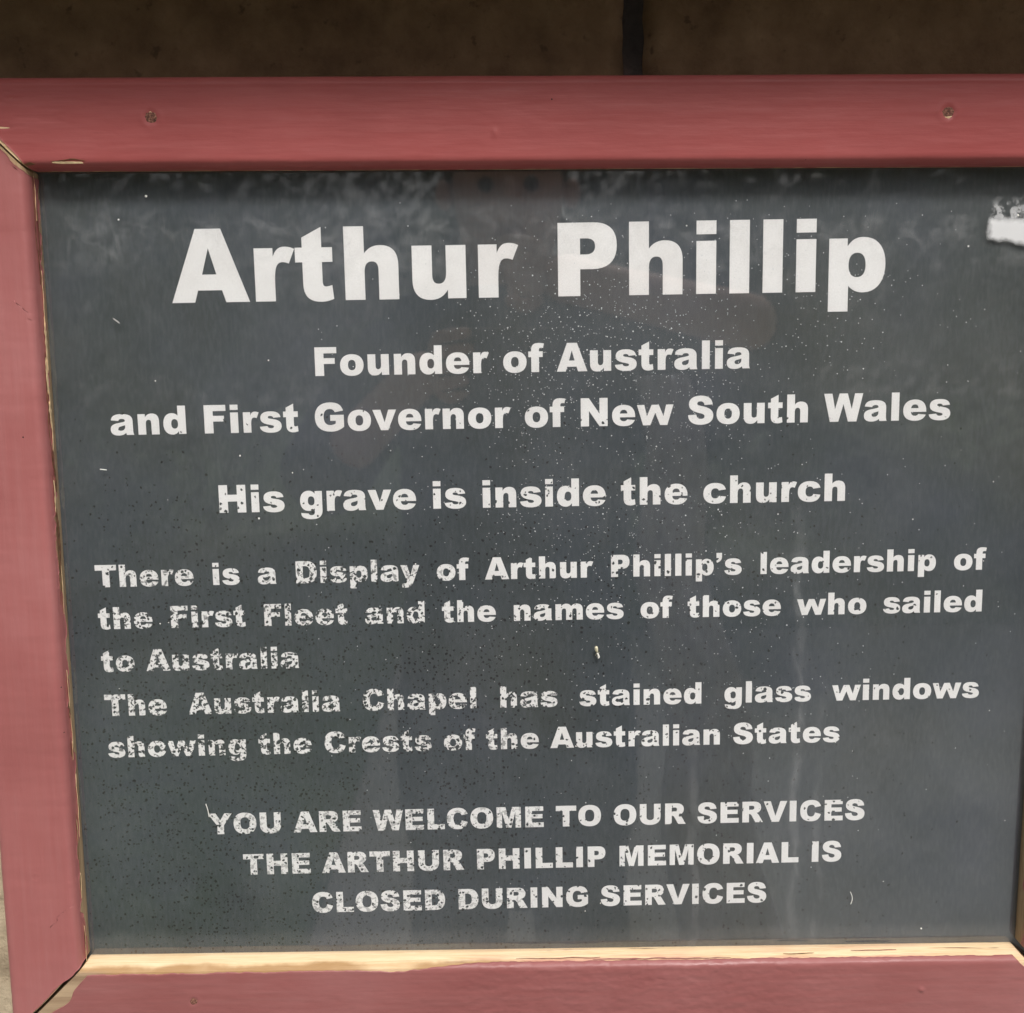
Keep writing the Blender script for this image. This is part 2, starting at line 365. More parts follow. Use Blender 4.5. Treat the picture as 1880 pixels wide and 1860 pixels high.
leafy("hedge", -6.5, -1.2, -6.6, -5.4, GZ, 1.75, 15000, "clipped green hedge across the path, left of the gap behind the photographer", "hedge", 3)
leafy("hedge", 1.1, 6.5, -6.8, -5.5, GZ, 1.55, 15000, "clipped green hedge across the path, right of the gap behind the photographer", "hedge", 5)
leafy("leafy_tree", -2.6, 2.4, -9.5, -7.5, -.6, 3.6, 14000, "broad leafy tree filling the gap between the two hedges", "tree", 8)
leafy("leafy_tree", 3.2, 7.8, -11, -8, .1, 4.6, 9000, "tall leafy tree beyond the right hedge", "tree", 11)

# the photographer, mirrored faintly in the glass
M_SKIN = plain("skin", (.78, .50, .42), .5, .08, 12); M_NAVY = plain("navy_cloth", (.030, .042, .075), .85, .3, 14)
M_JEAN = plain("denim", (.10, .13, .19), .85, .3, 40); M_HAIR = plain("hair", (.05, .032, .02), .6, .3, 60); M_BLK = plain("black_plastic", (.012, .012, .013), .3, .1, 10)
def skin(name, V, E, mat, parent, sub=2, root_i=0):
    """V: (x, y, z, radius)"""
    me = bpy.data.meshes.new(name); me.from_pydata([v[:3] for v in V], E, []); t_ = bpy.data.objects.new("t", me); C.objects.link(t_)
    t_.modifiers.new("s", 'SKIN')
    for k, d in enumerate(me.skin_vertices[0].data):
        rr = V[k][3]; d.radius = rr if isinstance(rr, tuple) else (rr, rr); d.use_root = (k == root_i)
    sb = t_.modifiers.new("d", 'SUBSURF'); sb.levels = sub; sb.render_levels = sub
    m2 = bpy.data.meshes.new_from_object(t_.evaluated_get(bpy.context.evaluated_depsgraph_get())); bpy.data.objects.remove(t_)
    for p in m2.polygons: p.use_smooth = True
    m2.name = name; return link(name, m2, mat, parent)
PX, PY = .275, -1.07
person = link("person", None, loc=(0, 0, 0))
tag(person, "photographer in a long navy coat with an added pale cloth strip holding up a phone in both hands", "person")
def P(x, y, z, r): return (PX + x, PY + y, z, r)
V = [P(0, 0, -.43, .14), P(0, .01, -.22, .13), P(0, .01, -.02, .15), P(0, 0, .08, .12), P(0, .01, .165, .055), P(0, .03, .25, .075), P(0, .03, .34, .098), P(0, .02, .41, .085),
     P(-.17, 0, .08, .062), P(-.30, .10, -.10, .046), P(-.13, .325, .06, .030), P(-.10, .360, .085, .032),
     P(.17, 0, .08, .062), P(.40, .13, .12, .046), P(.11, .345, .175, .031), P(.04, .380, .19, .032),
     P(-.09, 0, -.50, .095), P(-.11, .03, -.90, .062), P(-.12, 0, -1.30, .045), P(-.13, .12, -1.355, .035),
     P(.09, 0, -.50, .095), P(.11, .03, -.90, .062), P(.12, 0, -1.30, .045), P(.13, .12, -1.355, .035)]
E_ = [(0, 1), (1, 2), (2, 3), (3, 4), (4, 5), (5, 6), (6, 7), (3, 8), (8, 9), (9, 10), (10, 11), (3, 12), (12, 13), (13, 14), (14, 15), (0, 16), (16, 17), (17, 18), (18, 19), (0, 20), (20, 21), (21, 22), (22, 23)]
body = skin("body", V, E_, M_SKIN, person)
skin("coat", [P(0, 0, -.84, .240), P(0, 0, -.48, .215), P(0, .01, -.22, .185), P(0, .01, -.02, .195), P(0, 0, .085, .145), P(-.18, 0, .08, .088), P(-.30, .10, -.10, .074), P(-.225, .215, -.03, .062), P(.18, 0, .08, .088), P(.40, .13, .12, .070), P(.325, .185, .135, .058)],
     [(0, 1), (1, 2), (2, 3), (3, 4), (4, 5), (5, 6), (6, 7), (4, 8), (8, 9), (9, 10)], M_NAVY, person, 2, 3)
vs, fs = [], []
for j in range(41):            # made-up pale cloth strip, added so the glass mirrors a light streak
    for i in range(9):
        z_ = .06 - .021 * j; x = .17 + .05 * smooth01(0, 40, j) + .0085 * i * (1 + j * .03) + .012 * math.sin(j * .35)
        vs.append((PX + x, PY + .215 + .02 * math.sin(i * 1.6 + .4 * math.sin(j * .3)) + .035 * smooth01(15, 40, j), z_))
for j in range(40):
    for i in range(8): a_ = j * 9 + i; fs.append((a_, a_ + 1, a_ + 10, a_ + 9))
o = pydata("added_cloth_strip", vs, fs, plain("added_pale_grey_cloth", (.72, .72, .80), .9, .25, 30), person, True)
md = o.modifiers.new("t", 'SOLIDIFY'); md.thickness = .006
skin("trousers", [P(0, 0, -.60, .11), P(-.09, 0, -.68, .095), P(-.11, .03, -.95, .085), P(-.12, 0, -1.31, .075), P(.09, 0, -.68, .095), P(.11, .03, -.95, .085), P(.12, 0, -1.31, .075)],
     [(0, 1), (1, 2), (2, 3), (0, 4), (4, 5), (5, 6)], M_JEAN, person)
skin("hair", [P(0, -.01, .30, .085), P(0, -.005, .37, .106), P(0, .0, .425, .088)], [(0, 1), (1, 2)], M_HAIR, person)
for sx in (-1, 1):
    skin("shoe", [P(sx * .12, -.03, -1.34, .05), P(sx * .13, .08, -1.35, .045), P(sx * .135, .18, -1.355, .038)], [(0, 1), (1, 2)], M_BLK, person, 1)
    bm = bmesh.new(); bmesh.ops.create_uvsphere(bm, u_segments=12, v_segments=8, radius=.0115); e_ = bm_obj("eye", bm, M_BLK, person, loc=(PX + sx * .033, PY + .118, .335), smooth=True)
    skin("ear", [P(sx * .094, .02, .31, .012), P(sx * .100, .012, .335, .016), P(sx * .098, .008, .36, .011)], [(0, 1), (1, 2)], M_SKIN, person, 1)
skin("nose", [P(0, .12, .345, .010), P(0, .142, .305, .015)], [(0, 1)], M_SKIN, person, 1)
skin("mouth", [P(-.024, .116, .268, .006), P(0, .124, .267, .008), P(.024, .116, .268, .006)], [(0, 1), (1, 2)], plain("lips", (.40, .14, .12), .5), person, 1)
# hands: palm and five fingers round the phone edges
for sx, hz in ((-1, .085), (1, .195)):
    hx = PX + (-.10 if sx < 0 else .035); hy = PY + (.355 if sx < 0 else .350)
    for k in range(4):
        z_ = hz + .030 - k * .019; L_ = (.9, 1.0, .95, .75)[k]
        skin("finger", [(hx, hy, z_ * .5 + hz * .5, .010), (hx - sx * .006, hy + .030, z_, .0095), (hx - sx * .022, hy + .040 + .004 * L_, z_ + .003, .0088), (hx - sx * (.022 + .030 * L_), hy + .040, z_ + .006, .0075)], [(0, 1), (1, 2), (2, 3)], M_SKIN, person, 1)
    skin("thumb", [(hx, hy, hz - .03, .012), (hx - sx * .02, hy + .012, hz - .045, .010), (hx - sx * .045, hy + .020, hz - .03, .009)], [(0, 1), (1, 2)], M_SKIN, person, 1)
bm = bmesh.new(); box(bm, -.080, .080, -.0045, .0045, -.038, .038, .004)
ph = bm_obj("phone", bm, M_BLK, loc=(.262, -.6835, .088)); tag(ph, "black phone held up in landscape by the photographer", "phone")
bm = bmesh.new(); bmesh.ops.create_cone(bm, cap_ends=True, segments=20, radius1=.009, radius2=.008, depth=.002); bm_obj("camera_lens", bm, M_BLK, ph, loc=(-.006, .0052, .012), rot=(math.pi / 2, 0, 0))

# ================================================================ NOTICE BOARD
A = 0.0105
W, H = .612, .4985
board = link("notice_board", None, loc=(-.02104, 0, -.28982), rot=(0, A, 0))
tag(board, "framed church notice board with flaking dark red frame and white lettering on slate grey", "notice board")
ZB, ZF = .0095, -.0175           # back and front of the rails
GF = -.0026                      # front of the glass

bm = bmesh.new(); box(bm, -.010, W + .010, .0002, .0060, -.010, H + .010)
panel = bm_obj("printed_panel", bm, sheet_mat(), board)

# rails ---------------------------------------------------------------
def profile(w_out):
    """across the rail from the glass outward: (w, y) points; w grows away from the opening"""
    pts = [(0.0, ZB), (0.0, -.003), (0.0, -.0085), (.0004, -.0128), (.0013, -.0153), (.0027, -.0170), (.0045, -.0175)]
    n = 14
    for k in range(1, n + 1):
        f = k / n; pts.append((.0045 + (w_out - .0085) * f, -.0175 - .0004 * math.sin(math.pi * f)))
    pts += [(w_out - .0022, -.0169), (w_out - .0008, -.0156), (w_out, -.0132), (w_out, -.004), (w_out, ZB)]
    return pts
def arc(pts):
    L = [0.0]
    for a, b in zip(pts[:-1], pts[1:]): L.append(L[-1] + math.hypot(b[0] - a[0], b[1] - a[1]))
    return L
def eval_prof(pts, L, t):
    t = max(0.0, min(L[-1], t))
    for k in range(len(L) - 1):
        if t <= L[k + 1] + 1e-12:
            f = (t - L[k]) / max(1e-9, L[k + 1] - L[k]); a, b = pts[k], pts[k + 1]
            p = (a[0] + (b[0] - a[0]) * f, a[1] + (b[1] - a[1]) * f)
            tx, ty = b[0] - a[0], b[1] - a[1]; q = math.hypot(tx, ty)
            return p, (ty / q, -tx / q)
    return pts[-1], (1, 0)
def side_map(side):
    # (s along, w outward, y) -> local board coordinates
    if side == 'bottom': return lambda s, w_, y: (s, y, -w_)
    if side == 'top': return lambda s, w_, y: (s, y, H + w_)
    if side == 'left': return lambda s, w_, y: (-w_, y, s)
    return lambda s, w_, y: (W + w_, y, s)
def make_rail(side, w_out, Ln, gap0, gap1, t_in, e0, e1, wood, paint, label, holes=(), bumpf=None):
    """t_in(s): where across the profile the paint skin starts; e0(w), e1(w): bare strip at either mitre"""
    mp = side_map(side); pts = profile(w_out); L = arc(pts); T = L[-1]
    NU, flip = 230, side in ('top', 'left')
    def ends(w_): return (-w_ + gap0(w_), Ln + w_ - gap1(w_))
    # wood core
    ts = L[:]; vs, fs = [], []
    for i in range(NU + 1):
        u = i / NU
        for t in ts:
            p, n_ = eval_prof(pts, L, t); s0, s1 = ends(p[0]); s = s0 + (s1 - s0) * u
            rr = noise.noise(Vector((s * 25, t * 240, 1.0))) * .00012
            vs.append(mp(s, p[0] - 0 * rr, p[1] + rr))
    m_ = len(ts)
    for i in range(NU):
        for k in range(m_ - 1):
            a = i * m_ + k; f = (a, a + m_, a + m_ + 1, a + 1); fs.append(f if flip else f[::-1])
    fs.append(tuple(range(m_)) if flip else tuple(range(m_ - 1, -1, -1)))
    e_ = NU * m_; fs.append(tuple(range(e_ + m_ - 1, e_ - 1, -1)) if flip else tuple(range(e_, e_ + m_)))
    rail = pydata("frame_rail", vs, fs, wood, board); rail['label'] = label
    # paint skin
    NT_, NS = 84, 700
    vs, fs = [], []; up, dn = [], []
    for i in range(NS + 1):
        u = i / NS
        for k in range(NT_ + 1):
            s_mid = -w_out * .2 + u * (Ln + w_out * .4)
            ta = t_in(s_mid); t = ta + (T - .004 - ta) * (k / NT_) ** 1.0
            p, n_ = eval_prof(pts, L, t); s0, s1 = ends(p[0]); s0 += e0(p[0]); s1 -= e1(p[0]); s = s0 + (s1 - s0) * u
            ta = t_in(s); t = ta + (T - .004 - ta) * (k / NT_); p, n_ = eval_prof(pts, L, t)
            edge = max(math.exp(-(t - ta) / .0012), math.exp(-(s - s0) / .0015), math.exp(-(s1 - s) / .0015))
            off = .00035 + .00022 * edge * (1 + n1(s * 180, 2.0)) + .00005 * n1(s * 60, t * 300)
            if bumpf: off += bumpf(s, p[0])
            for hs_, hw, hr, dp in holes:
                d = math.hypot(s - hs_, p[0] - hw); off += -dp * math.exp(-(d / (hr * (.75 + .5 * abs(noise.noise(Vector((s * 400, p[0] * 400, 3))))))) ** 2) + dp * .14 * math.exp(-((d - hr * 1.7) / (hr * .5)) ** 2)
            up.append(mp(s, p[0] + n_[0] * off, p[1] + n_[1] * off))
            dn.append(mp(s, p[0] - n_[0] * .0001, p[1] - n_[1] * .0001))
    vs = up + dn; N = len(up); m_ = NT_ + 1
    for i in range(NS):
        for k in range(NT_):
            a = i * m_ + k; f = (a, a + m_, a + m_ + 1, a + 1); fs.append(f if flip else f[::-1])
    def rim(a, b): f = (a, b, b + N, a + N); fs.append(f); 
    for i in range(NS): rim(i * m_, (i + 1) * m_); rim((i + 1) * m_ + NT_, i * m_ + NT_)
    for k in range(NT_): rim(k + 1, k); rim(NS * m_ + k, NS * m_ + k + 1)
    pt = pydata("paint_coat", vs, fs, paint, rail, False)
    for i_, p in enumerate(pt.data.polygons): p.use_smooth = i_ < NS * NT_
    return rail

def rag(s, sc_, amp, seed): return amp * noise.fractal(Vector((s * sc_, seed, 0)), .7, 2.1, 5)
PR = arc(profile(.05)); TF = PR[6]      # arc length where the flat front starts (~.0275)
T0 = PR[1]                              # arc length at the glass
# nearly whole coat, chipped along the arris
def t_top(s):
    chip = .0022 * smooth01(.0165, .019, s) * (1 - smooth01(.030, .034, s)) + .0035 * (1 - smooth01(-.004, .009, s))
    return T0 + .0020 + max(0, rag(s, 60, .0012, 3.0))
def t_left(s):
    q = noise.noise(Vector((s * 16, 7.7, 0))); f = rag(s, 70, .0022, 9.0)
    return TF - .0142 + max(-.0016, f * 1.9) + .0050 * smooth01(.05, .5, q) - .003 * smooth01(.40, .49, s)
def t_bottom(s):
    base = -.0010 - .0042 * smooth01(.19, .275, s) + .0010 * math.exp(-((s - .21) / .016) ** 2)
    return TF + base + rag(s, 22, .0011, 21.0) + rag(s, 110, .0005, 4.0) + .0015 * (1 - smooth01(-.005, .012, s))
def t_right(s): return TF - .0095 + rag(s, 50, .004, 33.0)

def brush(s, w_):
    return .00012 * noise.noise(Vector((s * 26, w_ * 150, 4.0))) + .00006 * noise.noise(Vector((s * 90, w_ * 300, 8.0)))
def brush_low(s, w_):
    k = smooth01(.2, .3, s) * (1 - smooth01(.4, .56, s))
    return brush(s, w_) + .00022 * (.35 + k) * noise.fractal(Vector((s * 120, w_ * 260, 4.0)), .8, 2, 3)
def crack(s, w_, s0, s1, wc, dp):
    return -dp * math.exp(-((w_ - wc - .0006 * math.sin(s * 90)) / .00045) ** 2) * smooth01(s0 - .004, s0, s) * (1 - smooth01(s1 - .012, s1, s))
def bump_top(s, w_):
    b = brush(s, w_) - .0003 * smooth01(.35, .5, noise.noise(Vector((s * 30, w_ * 700, 2)))) * (1 - smooth01(.0, .08, s))
    b += crack(s, w_, -.05, .010, .0385, .00032) + crack(s, w_, .020, .047, .0368, .00028) + crack(s, w_, -.05, .006, .0226, .0005)
    b += .0005 * math.exp(-(((s - .2711) / .0015) ** 2 + ((w_ - .0178) / .0022) ** 2))
    b += .0003 * math.exp(-((w_ - .0455) / .0007) ** 2) * (1 + .5 * n1(s * 30, 5))
    return b
top = make_rail('top', .0500, W, lambda w_: .0002, lambda w_: .0008, t_top,
    lambda w_: .0012 + .0012 * math.sin(w_ * 120), lambda w_: .001, M_WX, M_PX,
    "top rail of the frame, darker in the shade of the ledge", [(.0741, .0272, .0032, .0012), (.5336, .0281, .0030, .0016)], bump_top)
left = make_rail('left', .0465, H, lambda w_: .0024 + .0004 * math.sin(w_ * 200), lambda w_: .0014, t_left,
    lambda w_: .0006 + .0004 * math.sin(w_ * 300), lambda w_: .0022 + .0010 * math.sin(w_ * 260 + 1), M_WZ, M_PZ,
    "left rail of the frame, paint split along its inner edge", [(.0634, .0239, .0016, .0006)],
    lambda s, w_: brush(w_, s) + .0006 * math.exp(-(((s - .0634) / .0012) ** 2 + ((w_ - .0239) / .0012) ** 2)))
def e_bottom0(w_): return .0052 + .0055 * smooth01(.000, .014, w_) + .0022 * math.sin(w_ * 330 + .6) 
bottom = make_rail('bottom', .0500, W, lambda w_: .0007, lambda w_: .0030 * (1 - smooth01(0, .02, w_)) + .0002, t_bottom,
    e_bottom0, lambda w_: .006, bottom_wood(), M_PB, "bottom rail of the frame with a strip of bare pale wood",
    [(.0717, .0229, .0022, .0010)], lambda s, w_: brush_low(s, w_) + .0012 * math.exp(-(((s - .5437) / .0018) ** 2 + ((w_ - .0217) / .0014) ** 2)))
right = make_rail('right', .0465, H, lambda w_: .0030, lambda w_: .0012, t_right,
    lambda w_: .001, lambda w_: .001, M_WZ, M_PZ, "right rail of the frame, mostly cut off by the picture edge")

# rust and filler showing where the nails went in
M_PLUG = NT("rusty_plug"); _c = M_PLUG.ramp(M_PLUG.noise(900, 4, .7), [(.36, (.05, .022, .014)), (.5, (.17, .065, .045)), (.66, (.36, .18, .12))])
M_PLUG.set(Base_Color=_c, Roughness=.9); M_PLUG = M_PLUG.m
def plug(parent, x, z_, r, seed):
    vs, fs = [(x, -.01800, z_)], []
    for q in range(1, 5):
        for k in range(14):
            a = 2 * math.pi * k / 14; rr = r * q / 4 * (1 + .35 * noise.noise(Vector((math.cos(a) * 1.5, math.sin(a) * 1.5, seed))))
            vs.append((x + math.cos(a) * rr * 1.15, -.01805 + .0003 * noise.noise(Vector((a * 2, q, seed))) + (.0006 if q == 4 else 0), z_ + math.sin(a) * rr * .85))
    for k in range(14):
        fs.append((0, 1 + (k + 1) % 14, 1 + k))
        for q in range(3): a_ = 1 + q * 14; fs.append((a_ + k, a_ + (k + 1) % 14, a_ + 14 + (k + 1) % 14, a_ + 14 + k))
    pydata("nail_head", vs, fs, M_PLUG, parent, True)
plug(top, .0741, H + .0272, .0044, 1.0); plug(top, .5336, H + .0281, .0042, 4.0); plug(bottom, .0717, -.0229, .0030, 8.0)

# split slivers of wood and paint curling off the arris
PB = profile(.05); LB = arc(PB)
def sliver(parent, side, s0, s1, t, wd, seed, mat, lift=.0004, name="splinter"):
    mp = side_map(side); n = max(6, int((s1 - s0) / .0007)); up, fs = [], []
    for i in range(n + 1):
        f = i / n; s_ = s0 + (s1 - s0) * f; env = math.sin(math.pi * f) ** .45
        jag = .5 + .9 * noise.noise(Vector((s_ * 320, seed, 0))); wv = .0009 * noise.noise(Vector((s_ * 90, seed, 5)))
        for k in (-1, 0, 1):
            tt = t + wv + k * wd * env * (.45 + .4 * jag); p, q = eval_prof(PB, LB, tt)
            off = .00025 + lift * env * (.5 + .5 * k) + (.00015 if k == 0 else 0) + .0003
            up.append(mp(s_, p[0] + q[0] * off, p[1] + q[1] * off))
        
    N = len(up); dn = []
    for i in range(n + 1):
        for k in (0, 1, 2):
            v = Vector(up[i * 3 + k]); ctr = Vector(mp(s0 + (s1 - s0) * i / n, .01, 0)); d_ = (ctr - v).normalized() * .00035; dn.append(tuple(v + d_))
    for i in range(n):
        for k in range(2):
            a_ = i * 3 + k; fs.append((a_, a_ + 3, a_ + 4, a_ + 1)); fs.append((a_ + N, a_ + 1 + N, a_ + 4 + N, a_ + 3 + N))
        fs.append((i * 3, i * 3 + N, i * 3 + 3 + N, i * 3 + 3)); fs.append((i * 3 + 2, i * 3 + 5, i * 3 + 5 + N, i * 3 + 2 + N))
    return pydata(name, up + dn, fs, mat, parent, False)
M_SPL = plain("split_wood", (.85, .60, .36), .8, .3, 220); M_SPD = plain("dark_split_wood", (.16, .075, .035), .9, .5, 300)
sliver(top, 'top', .0155, .0335, TF - .0020, .0009, 1, M_SPL); sliver(top, 'top', .0150, .0345, TF - .0007, .0004, 2, M_SPD)
sliver(top, 'top', -.001, .006, TF - .003, .0014, 3, M_SPD)
rnd = random.Random(12)
s_ = .495
while s_ > .01:
    ln = rnd.uniform(.008, .045); up_ = s_ > .15
    big = .24 < s_ < .42
    if rnd.random() < (.95 if up_ else .6):
        sliver(left, 'left', s_ - ln, s_, TF - .0128 + rnd.uniform(-.0012, .0022), (.0024 if big else .0012) * rnd.uniform(.6, 1.4), rnd.random() * 50, M_SPL if rnd.random() < .7 else M_SPD, .0007)
    if rnd.random() < .5: sliver(left, 'left', s_ - ln * .8, s_ + .003, TF - .0108 + rnd.uniform(-.001, .001), .0004, rnd.random() * 50, M_SPD, .0002)
    s_ -= ln * rnd.uniform(.55, .9)
for a_, b_, t_ in ((.28, .335, -.0078), (.33, .42, -.0062), (.455, .475, -.009), (.50, .53, -.0115)):
    sliver(bottom, 'bottom', a_, b_, TF + t_, .0006, a_ * 90, M_SPD if a_ in (.17, .455) else M_PB, .0002)


# glass
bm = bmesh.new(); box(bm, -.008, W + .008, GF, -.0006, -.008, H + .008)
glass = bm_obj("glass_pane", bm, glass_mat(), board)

# speckles of dried drops on the glass
def dot_mesh(bm, x, z_, r, h):
    n = 7; ring = []
    ph = random.random() * 6
    for k in range(n):
        a = ph + 2 * math.pi * k / n; q = r * random.uniform(.8, 1.15); ring.append(bm.verts.new((x + math.cos(a) * q, GF - .00002, z_ + math.sin(a) * q)))
    c_ = bm.verts.new((x, GF - h, z_))
    for k in range(n): bm.faces.new((ring[k], c_, ring[(k + 1) % n]))
bm = bmesh.new(); cnt = 0
while cnt < 2600:
    x, z_ = random.uniform(.15, .60), random.uniform(.03, .48)
    d = max(min(1, 1.5 * math.exp(-(((x - .335) / .085) ** 2 + ((z_ - .375) / .062) ** 2))), .75 * math.exp(-(((x - .34) / .10) ** 2 + ((z_ - .27) / .08) ** 2)),
            .55 * math.exp(-(((x - .44) / .09) ** 2 + ((z_ - .42) / .05) ** 2)), .3 * math.exp(-(((x - .40) / .09) ** 2 + ((z_ - .20) / .06) ** 2)), .10 * math.exp(-(((x - .33) / .2) ** 2 + ((z_ - .30) / .22) ** 2)))
    if noise.noise(Vector((x * 22, z_ * 22, 0))) < -.25: d *= .3
    if random.random() < d:
        dot_mesh(bm, x, z_, random.uniform(.00016, .00034) * (1.5 if random.random() < .06 else 1), .0002); cnt += 1
dm = NT("dried_drops"); dm.set(Base_Color=(.56, .58, .59), Roughness=.5)
o = bm_obj("dried_drops", bm, dm.m, glass); o['kind'] = 'stuff'
bm = bmesh.new()
for x, z_, r in [(.064, .484, .0008), (.047, .4705, .0006), (.113, .329, .0006), (.123, .290, .0007), (.585, .470, .0007), (.556, .452, .0006), (.548, .012, .0006)] + \
        [(random.uniform(.02, .6), random.uniform(.02, .47), random.uniform(.0002, .0005)) for _ in range(34)]:
    dot_mesh(bm, x, z_, r, .0004)
wm = NT("white_flecks"); wm.set(Base_Color=(.80, .79, .75), Roughness=.8)
o = bm_obj("white_flecks", bm, wm.m, glass); o['kind'] = 'stuff'
# lint threads
def thread(p0, p1, r, bend, mat, name="lint_thread"):
    cu = bpy.data.curves.new(name, 'CURVE'); cu.dimensions = '3D'; cu.bevel_depth = r; cu.bevel_resolution = 1
    s_ = cu.splines.new('POLY'); s_.points.add(6)
    for k in range(7):
        f = k / 6; s_.points[k].co = (p0[0] + (p1[0] - p0[0]) * f + bend * math.sin(f * 3.1), GF - r * .8, p0[1] + (p1[1] - p0[1]) * f, 1)
    t_ = bpy.data.objects.new("t", cu); C.objects.link(t_)
    me = bpy.data.meshes.new_from_object(t_.evaluated_get(bpy.context.evaluated_depsgraph_get())); bpy.data.objects.remove(t_)
    return link(name, me, mat, glass)
thread((.0405, .4125), (.0440, .4098), .00018, .0002, wm.m)
thread((.0270, .3215), (.0310, .3210), .00028, .0001, wm.m)
thread((.500, .0385), (.5005, .0300), .00022, .0012, wm.m)
thread((.0815, .1046), (.0832, .0957), .00025, .0003, wm.m)

